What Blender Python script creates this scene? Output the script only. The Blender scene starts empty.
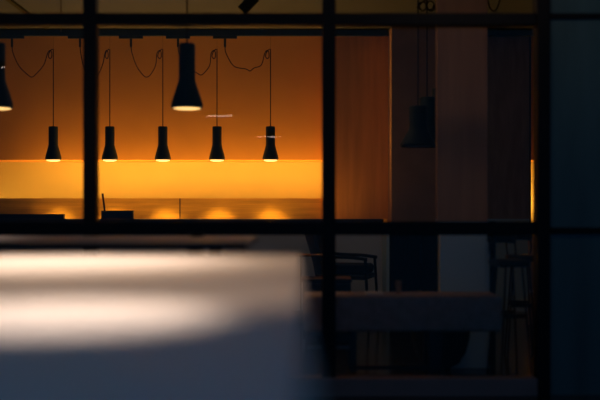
import bpy, bmesh, math, random
from mathutils import Vector, Matrix
random.seed(4)
C = bpy.context.scene.collection
F = 1000.0; HY = 215.0; CZ = 0.88
def P(px, py, Y): return Vector(((px-300)/F*Y, Y, CZ-(py-HY)/F*Y))
def PX(px, Y): return (px-300)/F*Y
def PZ(py, Y): return CZ-(py-HY)/F*Y

# ---------------------------------------------------------------- materials
def mat(name, col, rough=0.6, metal=0.0, noise=None, bump=None, emit=None, spec=0.5, noise_scale=(1,1,1)):
    m = bpy.data.materials.new(name); m.use_nodes = True
    nt = m.node_tree; b = nt.nodes['Principled BSDF']
    b.inputs['Base Color'].default_value = (*col, 1)
    b.inputs['Roughness'].default_value = rough
    b.inputs['Metallic'].default_value = metal
    b.inputs['Specular IOR Level'].default_value = spec
    if noise or bump:
        tc = nt.nodes.new('ShaderNodeTexCoord'); mp = nt.nodes.new('ShaderNodeMapping')
        mp.inputs['Scale'].default_value = noise_scale
        nz = nt.nodes.new('ShaderNodeTexNoise'); nz.inputs['Detail'].default_value = 4
        nt.links.new(tc.outputs['Object'], mp.inputs[0]); nt.links.new(mp.outputs[0], nz.inputs['Vector'])
    if noise:
        sc, amt = noise; nz.inputs['Scale'].default_value = sc
        r = nt.nodes.new('ShaderNodeValToRGB')
        r.color_ramp.elements[0].position = .3; r.color_ramp.elements[1].position = .7
        r.color_ramp.elements[0].color = (*[c*(1-amt) for c in col], 1)
        r.color_ramp.elements[1].color = (*[min(1, c*(1+amt)) for c in col], 1)
        nt.links.new(nz.outputs['Fac'], r.inputs[0]); nt.links.new(r.outputs[0], b.inputs['Base Color'])
    if bump:
        bp = nt.nodes.new('ShaderNodeBump'); bp.inputs['Strength'].default_value = bump
        bp.inputs['Distance'].default_value = 0.01
        nt.links.new(nz.outputs['Fac'], bp.inputs['Height']); nt.links.new(bp.outputs[0], b.inputs['Normal'])
    if emit:
        b.inputs['Emission Color'].default_value = (*emit[0], 1); b.inputs['Emission Strength'].default_value = emit[1]
    return m
def glass_mat(name, tint, refl=1.0):
    m = bpy.data.materials.new(name); m.use_nodes = True
    nt = m.node_tree; nt.nodes.clear()
    o = nt.nodes.new('ShaderNodeOutputMaterial'); mx = nt.nodes.new('ShaderNodeMixShader')
    t = nt.nodes.new('ShaderNodeBsdfTransparent'); g = nt.nodes.new('ShaderNodeBsdfGlossy')
    f = nt.nodes.new('ShaderNodeFresnel'); f.inputs['IOR'].default_value = 1.25
    t.inputs['Color'].default_value = (*tint, 1); g.inputs['Roughness'].default_value = 0.0
    nt.links.new(f.outputs[0], mx.inputs[0]); nt.links.new(t.outputs[0], mx.inputs[1]); nt.links.new(g.outputs[0], mx.inputs[2])
    nt.links.new(mx.outputs[0], o.inputs[0]); return m
M = dict(
 frame=mat('navy_black_metal', (.0012,.002,.005), .5, 0, spec=.25),
 orange=mat('warm_plaster', (.66,.33,.06), .75, spec=.1, noise=(3,.05), bump=.15),
 niche=mat('cream_plaster', (.60,.55,.20), .6, spec=.1, noise=(2,.04)),
 splash=mat('amber_splash_panel', (.66,.39,.05), .5, spec=.15, noise=(6,.16), noise_scale=(.5,1,9)),
 ceil=mat('ceiling_plaster', (.085,.12,.18), .9, noise=(2,.05)),
 floor=mat('dark_floor', (.02,.02,.025), .18, noise=(3,.3), spec=.5),
 darkwall=mat('dark_wall', (.05,.045,.045), .8, noise=(4,.1)),
 brownpanel=mat('brown_panel', (.80,.38,.10), .7, spec=.1, noise=(3,.1), noise_scale=(8,1,.5)),
 redpanel=mat('red_brown_panel', (.62,.33,.18), .7, spec=.1, noise=(3,.1), noise_scale=(8,1,.5)),
 greypanel=mat('grey_brown_panel', (.45,.33,.22), .7, spec=.1, noise=(4,.15), noise_scale=(6,1,1)),
 black=mat('black_column', (.006,.007,.008), .6, noise=(5,.2), spec=.2),
 column=mat('charcoal_column', (.50,.32,.20), .7, spec=.1, noise=(5,.1)),
 pale=mat('pale_painted_board', (.55,.78,.88), .6, noise=(3,.04)),
 white=mat('white_bar_front', (.76,.78,.80), .55, noise=(3,.04)),
 worktop=mat('pale_worktop', (.11,.09,.07), .45, noise=(10,.08)),
 edge=mat('black_worktop_edge', (.006,.006,.008), .4),
 lamp=mat('black_lamp_metal', (.016,.026,.014), .6, 0, spec=.25),
 cable=mat('black_cable', (.004,.004,.004), .6, spec=.2),
 brass=mat('brass_trim', (.55,.33,.16), .4, .4),
 table=mat('white_table_laminate', (.80,.74,.70), .5, noise=(5,.03), spec=.12),
 tedge=mat('shaded_table_edge', (.02,.016,.014), .5),  # shade on the table's front edge, put into the colour
 steel=mat('dark_steel', (.012,.013,.016), .4, .6),
 bench=mat('dark_wine_upholstery', (.40,.29,.26), .85, noise=(30,.15), bump=.2),
 chair=mat('black_chair_wood', (.008,.009,.011), .5, noise=(20,.2), spec=.3),
 cushion=mat('black_cushion', (.010,.012,.015), .9, noise=(30,.2), bump=.2),
 slat=mat('grey_chair_rail', (.22,.22,.24), .5),
 sill=mat('dark_sill', (.25,.21,.22), .6, noise=(4,.15)),
 pouf=mat('black_green_pouf', (.010,.016,.016), .85, noise=(30,.2), bump=.3),
 teal=mat('teal_frosted_glass', (.075,.16,.18), .35, noise=(1.2,.25), spec=.5, noise_scale=(5,1,.5)),
 amber=mat('amber_tumbler', (.50,.22,.08), .35),
 paper=mat('white_paper', (.75,.72,.7), .7),
 bulb=mat('warm_diffuser', (.9,.8,.6), .5, emit=((1,.62,.20), 1.5)),
 ledbar=mat('led_diffuser', (.9,.9,.9), .5, emit=((1,.80,.62), 14)),
 glass=glass_mat('clear_glass', (.97,.97,.97)),
)

# ---------------------------------------------------------------- helpers
def add_box(bm, x0, x1, y0, y1, z0, z1, bevel=0.0):
    r = bmesh.ops.create_cube(bm, size=1.0)
    vs = r['verts']
    bmesh.ops.scale(bm, vec=(x1-x0, y1-y0, z1-z0), verts=vs)
    bmesh.ops.translate(bm, vec=((x0+x1)/2, (y0+y1)/2, (z0+z1)/2), verts=vs)
    if bevel:
        es = list({e for v in vs for e in v.link_edges})
        bmesh.ops.bevel(bm, geom=es, offset=bevel, segments=3, affect='EDGES', profile=.5)
    return bm
def box(*a, bevel=0.0): return add_box(bmesh.new(), *a, bevel=bevel)
def add_tube(bm, pts, r, n=8, r_end=None):
    pts = [Vector(p) for p in pts]; rings = []; up = Vector((.13,.97,.21)).normalized()
    for i, p in enumerate(pts):
        d = (pts[min(i+1,len(pts)-1)]-pts[max(i-1,0)]).normalized()
        a = d.cross(up)
        if a.length < .05: a = d.cross(Vector((1,0,0)))
        a.normalize(); b = d.cross(a).normalized()
        rr = r if r_end is None else r+(r_end-r)*i/(len(pts)-1)
        rings.append([bm.verts.new(p+(a*math.cos(t)+b*math.sin(t))*rr) for t in [2*math.pi*k/n for k in range(n)]])
    for A, B in zip(rings, rings[1:]):
        for k in range(n): bm.faces.new((A[k], A[(k+1)%n], B[(k+1)%n], B[k]))
    bm.faces.new(rings[0][::-1]); bm.faces.new(rings[-1]); return bm
def tube(pts, r, n=8, r_end=None): return add_tube(bmesh.new(), pts, r, n, r_end)
def lathe(prof, n=40, close=True):
    bm = bmesh.new(); rings = []
    for (r, z) in prof:
        if r < 1e-6: rings.append([bm.verts.new((0,0,z))])
        else: rings.append([bm.verts.new((r*math.cos(2*math.pi*k/n), r*math.sin(2*math.pi*k/n), z)) for k in range(n)])
    for A, B in zip(rings, rings[1:]):
        for k in range(n):
            a = [A[k%len(A)], A[(k+1)%len(A)], B[(k+1)%len(B)], B[k%len(B)]]
            a = list(dict.fromkeys(a))
            if len(a) > 2: bm.faces.new(a)
    return bm
def spline(pts, n=8):
    pts = [Vector(p) for p in pts]; out = []
    q = [pts[0]*2-pts[1]]+pts+[pts[-1]*2-pts[-2]]
    for i in range(1, len(q)-2):
        p0, p1, p2, p3 = q[i-1:i+3]
        for k in range(n):
            t = k/n
            out.append(.5*((2*p1)+(p2-p0)*t+(2*p0-5*p1+4*p2-p3)*t*t+(3*p1-p0-3*p2+p3)*t**3))
    out.append(pts[-1]); return out
def obj(name, bm, m, parent=None, smooth=False, loc=None):
    bmesh.ops.recalc_face_normals(bm, faces=bm.faces)
    me = bpy.data.meshes.new(name); bm.to_mesh(me); bm.free()
    me.materials.append(M[m])
    if smooth:
        for p in me.polygons: p.use_smooth = True
        try: me.set_sharp_from_angle(angle=math.radians(40))
        except Exception: pass
    o = bpy.data.objects.new(name, me); C.objects.link(o)
    if loc is not None: o.location = loc
    if parent: o.parent = parent
    return o
def tag(o, label, cat, group=None, kind=None):
    o['label'] = label; o['category'] = cat
    if group: o['group'] = group
    if kind: o['kind'] = kind
    return o
def thing(name, label, cat, loc=(0,0,0), rz=0, group=None):
    o = bpy.data.objects.new(name, None); C.objects.link(o); o.empty_display_size = .1
    o.location = loc; o.rotation_euler = (0,0,rz); return tag(o, label, cat, group)
def struct(name, bm, m, label=None, cat=None, smooth=False):
    o = obj(name, bm, m, smooth=smooth); o['kind'] = 'structure'
    if label: o['label'] = label; o['category'] = cat or name.split('_')[0]
    return o
def dup(root, loc, rz, label, group=None):
    r = root.copy(); C.objects.link(r); r.location = loc; r.rotation_euler = (0,0,rz); r['label'] = label
    if group: r['group'] = group
    for ch in list(root.children):
        c = ch.copy(); C.objects.link(c); c.parent = r
        for g in ch.children:
            d = g.copy(); C.objects.link(d); d.parent = c
    return r

CEIL = 2.555; XL = -3.6; XR = 3.4
# ---------------------------------------------------------------- room shell
struct('floor', box(XL-.1, XR+.1, -1.2, 9.9, -.08, 0), 'floor', 'dark glossy floor under the tables and benches', 'floor')
struct('ceiling', box(XL-.1, XR+.1, .75, 9.9, CEIL, CEIL+.1), 'ceil', 'plain grey ceiling above the bar', 'ceiling')
struct('wall_left', box(XL-.1, XL, -1.2, 9.9, 0, CEIL), 'darkwall', 'dark side wall left of the bar', 'wall')
struct('wall_right', box(XR, XR+.1, -1.2, 9.9, 0, CEIL), 'darkwall', 'dark side wall right of the bar', 'wall')
NZ = PZ(160, 9.35)
struct('wall_back', box(XL, XR, 9.72, 9.82, 0, CEIL), 'niche', 'recessed glowing cream wall strip behind the pendants', 'wall')
struct('wall_bulkhead', box(XL, XR, 9.35, 9.72, NZ, CEIL), 'orange', 'amber upper wall above the glowing strip', 'wall')
# divider standing between bar and seating at right
dx0, dx1 = PX(328, 9.14), PX(389, 9.14)
BX1 = PX(383.5, 8.35)                                     # right end of the bar
WT = .845
struct('wall_divider', box(dx0, dx1, 9.12, 9.2, WT, CEIL), 'brownpanel', 'dim brown wall panel right of the glowing strip', 'wall')
struct('trim_1', box(PX(388.3, 9.1), PX(390.6, 9.1), 9.085, 9.2, 0, CEIL), 'brass', 'thin brass strip edging the brown wall panel', 'trim')
bx0, bx1 = dx1+.015, PX(529.3, 9.12)
struct('wall_recess', box(bx0, bx1, 9.12, 9.2, WT, CEIL), 'greypanel', 'grey brown wall panel near the right window post', 'wall')
struct('wall_recess_base', box(bx0, bx1, 9.12, 9.2, 0, WT), 'pale', 'pale lower wall behind the bar stools', 'wall')
struct('trim_2', box(bx1, bx1+.012, 9.1, 9.2, 0, CEIL), 'black', 'thin dark strip edging the grey brown wall panel', 'trim')
# dark column and the two-tone pillar
struct('wall_column', box(PX(391.5, 8.85), PX(435.5, 8.85), 8.85, 9.10, 0, CEIL), 'column', 'charcoal column behind the unlit pendants', 'wall')
DY = 5.75
struct('wall_pillar_top', box(PX(437, DY), PX(487.5, DY), DY, DY+.05, WT, CEIL), 'redpanel', 'red brown upper pillar right of the unlit pendants', 'wall')
struct('wall_pillar_base', box(PX(440, DY), PX(489.5, DY), DY, DY+.05, 0, WT), 'pale', 'pale blue grey lower pillar behind the bench', 'wall')
struct('trim_3', box(PX(489.8, DY), PX(495, DY), DY-.02, DY+.05, 0, WT), 'black', 'black edge strip on the right side of the pale pillar', 'trim')

# ---------------------------------------------------------------- glazed partition (window_1)
GY = 4.9; FD = .035
def pbox(x0, x1, z0, z1, d=FD, y=GY): return box(x0, x1, y-d, y+d, z0, z1, bevel=.004)
win = bpy.data.objects.new('window_1', None); C.objects.link(win); win['kind'] = 'structure'
win['label'] = 'large interior window with navy black grid frame'; win['category'] = 'window'
gx = [XL, PX(84.5,GY), PX(97.5,GY), PX(322,GY), PX(335.5,GY), PX(535,GY), PX(548,GY)]
zt0, zt1 = PZ(235, GY), PZ(221.5, GY); zu0, zu1 = PZ(26.3, GY), PZ(14.2, GY)
for a, b in ((-2.4,-2.33), (gx[1],gx[2]), (gx[3],gx[4])):
    obj('mullion', pbox(a, b, 0, CEIL, FD+.004), 'frame', win)
obj('post', pbox(gx[5], gx[6], 0, CEIL, .05), 'frame', win)
obj('transom', pbox(XL, gx[5]-.001, zt0, zt1), 'frame', win)
obj('transom', pbox(XL, gx[5]-.001, zu0, zu1), 'frame', win)
SZ = PZ(378, GY-.05)
obj('sill', box(XL, gx[5]-.001, GY-.06, GY+.05, 0, SZ, bevel=.004), 'sill', win)
cols = [(XL,-2.4), (-2.33,gx[1]), (gx[2],gx[3]), (gx[4],gx[5])]
rows = [(SZ,zt0), (zt1,zu0), (zu1,CEIL)]
for a, b in cols:
    for c, d in rows:
        obj('pane', box(a, b, GY-.004, GY+.004, c, d), 'glass', win)
# glazed teal door to the right of the post
door = bpy.data.objects.new('door_1', None); C.objects.link(door); door['kind'] = 'structure'
door['label'] = 'teal frosted glass door right of the window post'; door['category'] = 'door'
dX1 = 2.35
obj('door_pane', box(gx[6]+.001, dX1, GY-.006, GY+.006, 0, CEIL), 'teal', door)
for (a, b) in ((14, 19.5), (227.5, 234)):
    obj('door_rail', box(gx[6]+.001, dX1, GY-.02, GY-.007, PZ(b,GY), PZ(a,GY), bevel=.002), 'frame', door)
obj('door_stile', box(dX1-.08, dX1, GY-.02, GY-.007, 0, CEIL), 'frame', door)
struct('wall_right_return', box(dX1+.002, XR, GY-.05, GY+.05, 0, CEIL), 'darkwall', 'dark wall beside the teal door', 'wall')

# ---------------------------------------------------------------- bar counter
bar = thing('bar_counter', 'long white fronted bar counter below the row of pendants', 'counter', ((XL+BX1)/2, 8.9, 0))
def rel(root, bm):
    bmesh.ops.transform(bm, matrix=root.matrix_basis.inverted() if False else Matrix.Translation(-Vector(root.location)), verts=bm.verts); return bm
obj('counter_body', rel(bar, box(XL+.02, BX1-.01, 8.37, 9.70, .08, WT-.035)), 'white', bar)
obj('plinth', rel(bar, box(XL+.02, BX1-.04, 8.42, 9.70, 0, .08)), 'black', bar)
obj('worktop', rel(bar, box(XL+.02, BX1, 8.37, 9.715, WT-.035, WT)), 'worktop', bar)
obj('worktop_edge', rel(bar, box(XL+.02, BX1, 8.335, 8.37, WT-.05, WT+.002, bevel=.003)), 'edge', bar)
uz = PZ(198.3, 9.25); sx = PX(180, 9.25)
p1 = obj('splash_panel', box(XL+.03, sx-.0045, 9.25, 9.268, WT, uz, bevel=.002), 'splash')
tag(p1, 'long amber splash panel on the bar, left of the seam', 'panel', 'splash panels')
p2 = obj('splash_panel', box(sx+.004, dx0-.004, 9.25, 9.268, WT, uz, bevel=.002), 'splash')
tag(p2, 'amber splash panel on the bar, between the seam and the middle window post', 'panel', 'splash panels')

obj('joint', box(sx-.004, sx+.0035, 9.245, 9.268, WT, uz), 'edge', p2)
# things on the bar
o = obj('tray', box(-2.75, PX(63.5, 8.45), 8.45, 8.52, WT, PZ(214, 8.45), bevel=.006), 'edge')
tag(o, 'low black tray on the bar at the far left', 'tray')
bx = thing('utensil_box', 'small open black box on the bar beside the left window post', 'box', (PX(116, 8.5), 8.58, WT))
hw = 16/F*8.5; hh = PZ(210.5, 8.5)-WT
bm = bmesh.new()
add_box(bm, -hw, hw, -.03, .03, 0, .008)
add_box(bm, -hw, hw, -.03, -.024, 0, hh); add_box(bm, -hw, hw, .024, .03, 0, hh)
add_box(bm, -hw, -hw+.008, -.03, .03, 0, hh); add_box(bm, hw-.008, hw, -.03, .03, 0, hh)
obj('box_body', bm, 'edge', bx)
o = obj('stirring_stick', tube([P(105.5, 216.5, 8.58), P(102.5, 193.5, 8.58)], .008, 8, .010), 'edge')
tag(o, 'thin dark stick leaning up out of the small black box', 'stick')

# ---------------------------------------------------------------- lighting track and small pendants
TY = 9.0; tz0, tz1 = PZ(36, TY), CEIL
trk = thing('lighting_track', 'long black lighting track the small pendants are plugged into', 'lighting track', (0, TY, CEIL))
obj('track_rail', box(PX(-60,TY), PX(389,TY), -.02, .02, tz0-CEIL, 0), 'lamp', trk)
o = obj('feed_cable', tube(spline([P(61,-12.5,7.28), P(61,14,8.2), P(61,31.5,8.97)]), .004, 6), 'cable')
tag(o, 'thin black feed cable dropping from the ceiling at upper left', 'cable')
o = obj('lighting_track', box(PX(437,TY), PX(534,TY), TY-.02, TY+.02, tz0, CEIL), 'lamp')
tag(o, 'short black lighting track right of the charcoal column', 'lighting track')
o = obj('lighting_track', box(-2.27, -2.235, 6.0, 8.9, CEIL-.02, CEIL), 'lamp')
tag(o, 'black lighting track running back across the ceiling at upper left', 'lighting track')

def lamp_profile(rn, rf, h, th=.004):
    # z=0 at the rim, neck up to h, then back down inside
    out = [(rn*.25, h+.004), (rn*.92, h+.004), (rn, h-.004), (rn, h*.46), (rn*1.06, h*.42), (rf*.98, h*.085), (rf, h*.05), (rf*.985, h*.02), (rf*.92, 0)]
    inn = [(rf*.90, .002), (rf*.93, h*.05), (rn*1.0, h*.40), (0, h*.42)]
    return [(0, h+.004)]+out+inn
def spot(parent, name, energy, col, size, blend, loc, rad=.03, rot=(0,0,0)):
    L = bpy.data.lights.new(name, 'SPOT'); L.energy = energy; L.color = col
    L.spot_size = math.radians(size); L.spot_blend = blend; L.shadow_soft_size = rad
    o = bpy.data.objects.new(name, L); C.objects.link(o); o.location = loc; o.rotation_euler = rot
    if parent: o.parent = parent
    return o
AMB = (1, .50, .12)
sm = [(53.3,12,77,32,'left of the left window post, under the far left cable'),
      (109.8,80,76,88,'just right of the left window post'),
      (162.8,131,77,147,'below and left of the large pendant'),
      (217,178,75,201,'below and right of the large pendant'),
      (270.5,225,71,250,'rightmost of the small row, nearest the middle post')]
for i, (cx, ax, dy, dxx, where) in enumerate(sm):
    base = P(cx, 160, TY)
    t = thing('pendant_lamp', 'small glowing bell pendant, '+where, 'pendant lamp', base, 0, 'small pendant lamps over the bar')
    h = 33/F*TY
    obj('lamp_shade', lathe(lamp_profile(4.7/F*TY, 8.1/F*TY, h)), 'lamp', t, True)
    r = 7.0/F*TY
    obj('diffuser', lathe([(r, .006), (r*.98, -.003), (r*.85, -.009), (r*.5, -.013), (0, -.014)]), 'bulb', t, True)
    L = lambda px, py, yy=TY: P(px, py, yy)-base
    hookz = 51
    obj('cord', tube([L(cx, 160-33.4), L(cx, 49)], .0045, 6), 'cable', t)
    obj('suspension_wire', tube([L(cx, 49), L(cx, 36.2)], .0009, 5), 'cable', t)
    pts = [L(ax,46), L(ax+1,53), L(ax+(dxx-ax)*.35, 66), L(dxx-4, dy-2), L(dxx, dy), L(dxx+4, dy-3), L(dxx+(cx-dxx)*.55, 65), L(cx-6,54), L(cx-3.6,50.5), L(cx-1.8,52), L(cx-1.6,57), L(cx-3.4,58.5), L(cx-5,56), L(cx-3.5,51.5), L(cx-.8,49)]
    if i == 1: pts = [L(ax,46), L(ax+1,55), L(ax+4,68), L(ax+9,76), L(ax+14,77), L(ax+19,73), L(ax+23,63), L(cx-5,54), L(cx-3.5,50.5), L(cx-2,52), L(cx-1.6,57), L(cx-3,58.5), L(cx-4.6,56), L(cx-3.4,51.5), L(cx-.8,49)]
    obj('cable', tube(spline(pts, 6), .0042, 6), 'cable', t, True)
    ad = obj('adaptor', box((ax-cx-12)/F*TY, (ax-cx+12)/F*TY, -.014, .014, L(0,38.6).z, L(0,36).z), 'lamp', t)
    obj('plug', tube([L(ax, 38.6), L(ax, 47)], .011, 8), 'lamp', ad)
    spot(t, 'lamp_light', 115, AMB, 66, .7, (0, 0, -.03), .03)

# strip of light lying behind the splash panels washing the recessed wall
def area(name, loc, rot, sx_, sy_, e, col, parent=None):
    L = bpy.data.lights.new(name, 'AREA'); L.shape = 'RECTANGLE'; L.size = sx_; L.size_y = sy_; L.energy = e; L.color = col
    o = bpy.data.objects.new(name, L); C.objects.link(o); o.location = loc; o.rotation_euler = rot
    if parent: o.parent = parent
    return o
COV = (1, .45, .08)
area('cove_light', (PX(205, 9.45), 9.46, WT+.03), (math.radians(160), 0, 0), 2.2, .04, 4, COV)
area('cove_light', (PX(120, 9.45), 9.46, WT+.03), (math.radians(160), 0, 0), 4.0, .04, 10, COV)
area('cove_light', (PX(560, 9.45), 9.46, WT+.03), (math.radians(160), 0, 0), .9, .04, 9, COV)
area('wall_fill_light', (PX(190, 9.24), 9.24, uz+.008), (math.radians(180), 0, 0), 3.0, .015, 25, COV)  # added unseen light, grazes the upper wall brighter towards its bottom
area('bounce_fill_light', (PX(215, 8.9), 8.75, WT+.02), (math.radians(152), 0, 0), 2.4, .1, 3.0, COV)  # added fill for bounce off the worktop, also lifts the splash panels

# ---------------------------------------------------------------- large pendants
def big(cx, topy, boty, Y, label, lit, group, cord_top=CEIL, rf=16.0, loops=None):
    s = Y/F; base = P(cx, boty, Y)
    t = thing('pendant_lamp', label, 'pendant lamp', base, 0, group)
    h = (boty-topy)*s
    obj('lamp_shade', lathe(lamp_profile(8.2*s*rf/16, rf*s, h)), 'lamp', t, True)
    r = rf*.86*s
    if lit: obj('diffuser', lathe([(r, .006), (r*.97, -.001), (r*.8, -.004), (r*.5, -.006), (0, -.007)]), 'bulb', t, True)
    else: obj('diffuser', lathe([(r, .006), (r*.5, .004), (0, .004)]), 'steel', t, True)
    pts = [Vector((0,0,h)), Vector((0,0,cord_top-base.z-.02))]
    obj('cord', tube(pts, .005, 6), 'cable', t)
    obj('ceiling_cup', lathe([(0,0),(.04,0),(.045,-.005),(.04,-.03),(.01,-.035),(0,-.035)]), 'lamp', t, True, loc=(0,0,cord_top-base.z))
    if loops:
        pts = [P(px, py, Y)-base for px, py in loops]
        obj('cable_loop', tube(spline(pts, 6), .005, 6), 'cable', t, True)
    return t
b1 = big(187, 44.5, 108.5, 5.6, 'large black bell pendant lamp glowing, hanging nearer than the small row', True, 'large lit pendant lamps')
b2 = big(-3, 44, 108.5, 5.6, 'large black bell pendant lamp cut off by the left edge of the view', True, 'large lit pendant lamps')
for b in (b1, b2): spot(b, 'lamp_light', 14, (1,.62,.3), 100, .9, (0,0,-.03), .05)
big(418, 107, 147, 6.4, 'unlit black bell pendant lamp, front and leftmost of the dim cluster', False, 'unlit pendant lamps', rf=18,
    loops=[(417,8),(420,3),(425,2.5),(426,8),(422,11),(419,6),(424,1),(428,-2)])
big(427, 98, 147, 7.2, 'unlit black bell pendant lamp, middle of the dim cluster', False, 'unlit pendant lamps', rf=15,
    loops=[(427,10),(432,9),(434,4),(430,1),(427,5),(430,11),(435,8),(436,-2)])
big(438, 89, 147, 8.0, 'unlit black bell pendant lamp half hidden by the red brown pillar', False, 'unlit pendant lamps', rf=12)
o = obj('hanging_cable', tube(spline([P(486,-14,6.6), P(488,0,6.6), P(490,8,6.6), P(495,11,6.6), P(499,3,6.6), P(503,-14,6.6)]), .005, 6), 'cable', None, True)
tag(o, 'thin black cable looping down from the ceiling above the grey brown panel', 'cable')
# ceiling spotlight
sp = thing('ceiling_spotlight', 'black cylinder spotlight tilted on the ceiling, upper middle', 'spotlight', (PX(252,7.3), 7.3, CEIL))
a = P(241.5, 11, 7.3)-sp.location; b = P(255, -3, 7.3)-sp.location
obj('lamp_body', tube([a, b], .042, 24), 'lamp', sp, True)
obj('stem', tube([b+(a-b)*.3, Vector((b.x*.5,0,0))], .010, 8), 'lamp', sp)
obj('ceiling_plate', lathe([(0,0),(.05,0),(.05,-.012),(0,-.012)]), 'lamp', sp)

# ---------------------------------------------------------------- foreground tables
TZ = CZ-.11
nt_ = thing('dining_table', 'large white table in the near left foreground with bright light pools', 'table', (-1.0, 1.8, 0))
obj('tabletop', rel(nt_, box(-2.0, .004, .5, 2.88, TZ-.03, TZ, bevel=.006)), 'table', nt_)
for x in (-1.92, -.12):
    for y in (.62, 2.75):
        obj('leg', rel(nt_, box(x-.03, x+.03, y-.03, y+.03, 0, TZ-.03)), 'steel', nt_)
obj('apron', rel(nt_, box(-1.9, -.14, .7, 2.7, TZ-.09, TZ-.03)), 'steel', nt_)
T2 = .790; f0, f1 = 3.24, 4.25
ft = thing('dining_table', 'second table behind the white one, pale top with front edge darkened as shade', 'table', (-1.6, 3.75, 0))
obj('tabletop', rel(ft, box(-2.9, PX(243, f0)+.01, f0+.012, f1, T2-.022, T2+.001)), 'table', ft)
obj('table_edge', rel(ft, box(-2.9, PX(243, f0)+.012, f0, f0+.012, T2-.024, T2+.0012)), 'tedge', ft)
for x in (-2.8, -.35):
    for y in (3.35, 4.15):
        obj('leg', rel(ft, box(x-.025, x+.025, y-.025, y+.025, 0, T2-.022)), 'steel', ft)
o = obj('dish', lathe([(0,0),(.025,0),(.035,.014),(.033,.014),(.023,.004),(0,.004)]), 'edge', None, True, loc=(PX(197,4.1), 4.1, T2+.001))
tag(o, 'tiny dark dish standing on the far pale table', 'dish')

# slim LED pendants over the near table (seen only mirrored in the glass)
def led(px_, py_, z, ln, label, e, size):
    t = thing('linear_pendant', label, 'pendant lamp', (px_, py_, z))
    obj('lamp_body', box(-ln/2, ln/2, -.02, .02, .004, .03, bevel=.003), 'lamp', t)
    obj('diffuser', box(-ln/2+.01, ln/2-.01, -.005, .005, -.004, .004), 'ledbar', t)
    obj('cord', tube([(0,0,.03), (0,0,CEIL-z)], .003, 6), 'cable', t)
    spot(t, 'lamp_light', e, (1,.80,.66), size, .75, (0,0,-.02), .03)
    return t
la = led(-.60, 2.33, 1.62, .22, 'slim bar pendant over the far end of the white table', 32, 67)
spot(la, 'lamp_light', 26, (1,.68,.44), 98, .75, (0,0,-.03), .05)  # added wide spill that warms the tabletop around the pool
lb = led(-.27, 1.11, 1.56, .22, 'slim bar pendant over the near end of the white table', 38, 32)
spot(lb, 'lamp_light', 9.5, (1,.68,.44), 66, .7, (0,0,-.03), .05, (math.radians(27),0,0))  # added tilted spill that warms the gap between the two pools
led(-1.9, 3.72, 1.78, .22, 'added slim bar pendant out of view, lighting the second pale table', 45, 90)  # lamp added out of view to brighten the second tabletop

# ---------------------------------------------------------------- bench, pouf, bits on it
BY0, BY1 = 5.04, 5.34
bt, bb = PZ(296, BY0), PZ(332, BY0)
bn = thing('bench', 'dark upholstered bench behind the glass, right of the middle post', 'bench', (.53, 5.19, 0))
obj('seat', rel(bn, box(PX(304,BY0), PX(503,BY0), BY0, BY1, bb, bt, bevel=.02)), 'bench', bn, True)
for (a, b) in ((350,357), (430,443)):
    for y in (BY0+.03, BY1-.06):
        obj('leg', rel(bn, box(PX(a,BY0), PX(b,BY0), y, y+.03, 0, bb)), 'steel', bn)
obj('stretcher', rel(bn, box(PX(308,BY0), PX(350,BY0), BY0+.04, BY0+.06, PZ(350,BY0), PZ(347,BY0))), 'slat', bn)
obj('stretcher', rel(bn, box(PX(357,BY0), PX(430,BY0), BY0+.04, BY0+.06, PZ(371,BY0), PZ(367,BY0))), 'steel', bn)
obj('shelf', rel(bn, box(PX(306,BY0), PX(349,BY0), BY0+.06, BY1-.02, PZ(344,BY0), PZ(336,BY0))), 'steel', bn)
obj('foot', rel(bn, box(PX(306,BY0), PX(311,BY0), BY0+.06, BY0+.09, 0, bb)), 'steel', bn)
o = obj('pouf', lathe([(0,.03),(.05,.03),(.10,.06),(.14,.12),(.16,.20),(.165,.28),(.15,.33),(.10,.35),(0,.355)]), 'pouf', None, True, loc=(PX(440,5.56), 5.545, 0))
tag(o, 'round dark pouf with curved underside behind the bench', 'pouf')
# short foot so it rests on the floor
obj('base', lathe([(0,0),(.06,0),(.06,.031),(0,.031)]), 'steel', o)
o = obj('tumbler', lathe([(0,0),(.014,0),(.017,.068),(.0155,.068),(.013,.004),(0,.004)]), 'amber', None, True, loc=(PX(398.5,5.2), 5.2, bt))
tag(o, 'small amber tumbler standing on the dark bench', 'tumbler')
o = obj('booklet', box(PX(365,5.2), PX(383,5.2), 5.12, 5.26, bt, bt+.006), 'paper')
tag(o, 'thin white booklet lying on the dark bench below the chair', 'booklet')

# black cabinet between bar and pillar
cab = thing('cabinet', 'black ribbed cabinet between the bar and the pale pillar', 'cabinet', (PX(415,7.9), 8.11, 0))
x0, x1 = PX(392.5,7.9)-cab.location.x, PX(437,7.9)-cab.location.x
obj('cabinet_body', box(x0, x1, -.2, .2, 0, .82), 'black', cab)
obj('side_strip', box(PX(386.5,7.9)-cab.location.x, PX(389.5,7.9)-cab.location.x, -.2, .2, 0, .82), 'pale', cab)
obj('side_filler', box(PX(389.5,7.9)-cab.location.x, x0, -.2, .2, 0, .82), 'black', cab)
w = (x1-x0)/3
for k in range(3):
    d = obj('door', box(x0+k*w+.003, x0+(k+1)*w-.003, -.218, -.2, .06, .81, bevel=.003), 'black', cab)
    obj('handle', tube([(x0+(k+.85)*w, -.232, .5), (x0+(k+.85)*w, -.232, .65)], .006, 8), 'steel', d)

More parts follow.
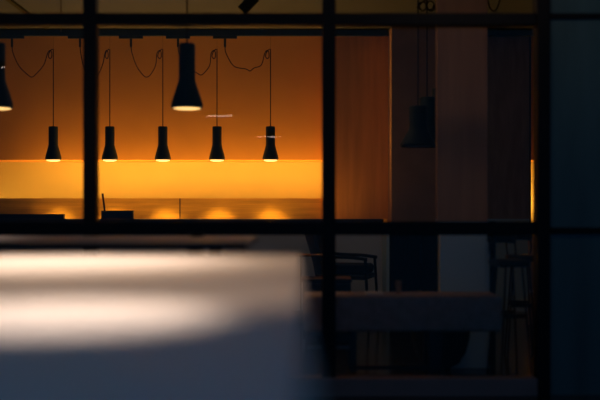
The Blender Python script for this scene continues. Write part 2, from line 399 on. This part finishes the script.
# ---------------------------------------------------------------- armchairs
def armchair(label, loc, rz, group):
    # faces +X, origin on the floor
    t = thing('armchair', label, 'chair', loc, rz, group)
    obj('seat', box(-.20, .26, -.23, .23, .40, .44, bevel=.015), 'chair', t, True)
    obj('cushion', box(-.19, .25, -.215, .215, .44, .52, bevel=.03), 'cushion', t, True)
    # curved back shell
    bm = bmesh.new(); rows_ = []
    for z, lean, hw_ in ((.42,0,.20), (.52,-.02,.23), (.62,-.05,.25), (.72,-.085,.255), (.80,-.115,.235), (.825,-.125,.20)):
        row = []
        for k in range(13):
            u = -1+2*k/12
            row.append((-.24+lean+.13*u*u, u*hw_, z))
        rows_.append(row)
    fr = [[bm.verts.new(p) for p in r] for r in rows_]
    bk = [[bm.verts.new((p[0]-.03, p[1]*1.03, p[2])) for p in r] for r in rows_]
    for G, fl in ((fr,0),(bk,1)):
        for A, B in zip(G, G[1:]):
            for k in range(12): bm.faces.new((A[k],A[k+1],B[k+1],B[k]))
    for A, B in ((fr[0],bk[0]),(fr[-1],bk[-1])):
        for k in range(12): bm.faces.new((A[k],A[k+1],B[k+1],B[k]))
    for j in range(len(fr)-1):
        for k in (0,12): bm.faces.new((fr[j][k],fr[j+1][k],bk[j+1][k],bk[j][k]))
    obj('backrest', bm, 'chair', t, True)
    for s in (-1, 1):
        obj('leg', tube([(.25, s*.235, .56), (.285, s*.25, 0)], .015, 10, .011), 'chair', t)
        obj('leg', tube([(-.20, s*.20, .44), (-.29, s*.22, 0)], .017, 10, .011), 'chair', t)
        obj('armrest', tube(spline([(-.22, s*.22, .60), (-.05, s*.26, .585), (.12, s*.262, .58), (.27, s*.245, .565)]), .014, 10), 'chair', t, True)
    obj('stretcher', tube([(-.245, -.2, .33), (-.245, .2, .33)], .01, 8), 'chair', t)
    obj('side_rail', box(-.22, .02, -.238, -.222, .345, .365), 'slat', t)
    return t
ch = armchair('black armchair facing right, in front of the bar by the middle post', (PX(344,7.8), 7.85, 0), math.radians(-14), None)
ch.scale = (.84, .9, .96)
st = thing('side_table', 'thin black side table behind the white table, left of the middle post', 'table', (PX(317,7.2), 7.2, 0))
zt = PZ(255,7.1); hx = 17.5/F*7.2
obj('tabletop', box(-hx, hx, -.13, .13, zt-.012, zt, bevel=.004), 'chair', st)
for sx_ in (-1, 1):
    for sy_ in (-1, 1):
        obj('leg', tube([(sx_*(hx-.012), sy_*.115, zt-.012), (sx_*(hx-.012), sy_*.115, 0)], .007, 8), 'chair', st)

lc = thing('low_cabinet', 'low black cabinet in front of the armchair, left part behind the middle post', 'cabinet', (PX(327,6.6), 6.75, 0))
hx = 24/F*6.6; zt = PZ(279, 6.6)
obj('cabinet_body', box(-hx, hx, -.15, .15, .06, zt-.02), 'chair', lc)
obj('top', box(-hx-.008, hx+.008, -.16, .16, zt-.02, zt, bevel=.004), 'chair', lc)
obj('plinth', box(-hx+.02, hx-.02, -.13, .13, 0, .06), 'black', lc)
for a, b in ((-hx+.004, -.002), (.002, hx-.004)):
    d = obj('door', box(a, b, -.165, -.15, .08, zt-.03, bevel=.002), 'chair', lc)
    obj('handle', tube([((a+b)/2-.03, -.175, zt-.08), ((a+b)/2+.03, -.175, zt-.08)], .004, 8), 'steel', d)

# ---------------------------------------------------------------- bar stools
def stool(label, loc, rz):
    t = thing('bar_stool', label, 'stool', loc, rz, 'bar stools by the right post')
    obj('seat', box(-.13, .13, -.13, .13, .60, .64, bevel=.015), 'chair', t, True)
    for sx_ in (-1, 1):
        for sy_ in (-1, 1):
            obj('leg', tube([(sx_*.07, sy_*.09, .60), (sx_*.13, sy_*.14, 0)], .009, 8), 'chair', t)
        obj('back_post', tube(spline([(sx_*.10, .11, .62), (sx_*.115, .14, .70), (sx_*.09, .15, .80)]), .008, 8), 'chair', t)
    obj('backrest', tube(spline([(-.115, .13, .755), (-.06, .155, .76), (.06, .155, .76), (.115, .13, .755)]), .032, 12), 'chair', t, True)
    obj('footrest', box(-.10, .10, -.118, -.10, .32, .345), 'chair', t)
    obj('footrest', box(-.10, .10, .10, .118, .32, .345), 'chair', t)
    t.scale = (.66, .9, .99)
    return t
stool('slim black bar stool next to the pale pillar, the nearer one', (PX(510.5,5.52), 5.55, 0), math.radians(6))
stool('slim black bar stool touching the right window post in view, set farther back', (PX(522,6.15), 6.2, 0), math.radians(-8))
o = obj('board', box(PX(528.5,8.0), PX(536.5,8.0), 8.0, 8.02, 0, PZ(236,8.0)), 'greypanel')
tag(o, 'narrow dim upright board beside the right window post', 'board')
obj('plate', box(PX(529,7.98), PX(535.5,7.98), 7.99, 8.0, PZ(309,7.99), PZ(304,7.99)), 'amber', o)
obj('plate', box(PX(529,7.98), PX(536,7.98), 7.99, 8.0, PZ(293,7.99), PZ(290,7.99)), 'paper', o)

# ---------------------------------------------------------------- ambient
w = bpy.data.worlds.new('dusk'); bpy.context.scene.world = w; w.use_nodes = True
bg = w.node_tree.nodes['Background']; bg.inputs[0].default_value = (.02,.18,.44,1); bg.inputs[1].default_value = .36
area('fill_light', (-.2, 6.6, 2.40), (0,0,0), 1.6, .5, 2.0, (1,.72,.48))  # added warm fill from above, no fixture there
area('fill_light', (-1.6, 7.3, 1.7), (math.radians(180),0,0), 1.6, .5, 0.8, (1,.85,.72))  # added fill facing up to lighten the ceiling, no fixture there

area('fill_light', (.9, 3.9, 2.5), (math.radians(30),0,0), .8, .4, 1.6, (1,.70,.50))  # added warm fill for the pillar face and bench top
# ---------------------------------------------------------------- camera
cam = bpy.data.cameras.new('camera'); co = bpy.data.objects.new('camera', cam); C.objects.link(co)
co.location = (0,0,CZ); co.rotation_euler = (math.radians(90),0,0)
cam.sensor_width = 36; cam.lens = 60; cam.shift_y = 15/600; cam.clip_start = .02
cam.dof.use_dof = True; cam.dof.focus_distance = 8.8; cam.dof.aperture_fstop = 1.3
sc = bpy.context.scene; sc.camera = co
sc.view_settings.view_transform = 'Standard'; sc.view_settings.look = 'None'
sc.view_settings.exposure = 0; sc.view_settings.gamma = 1; sc.view_settings.use_curve_mapping = False
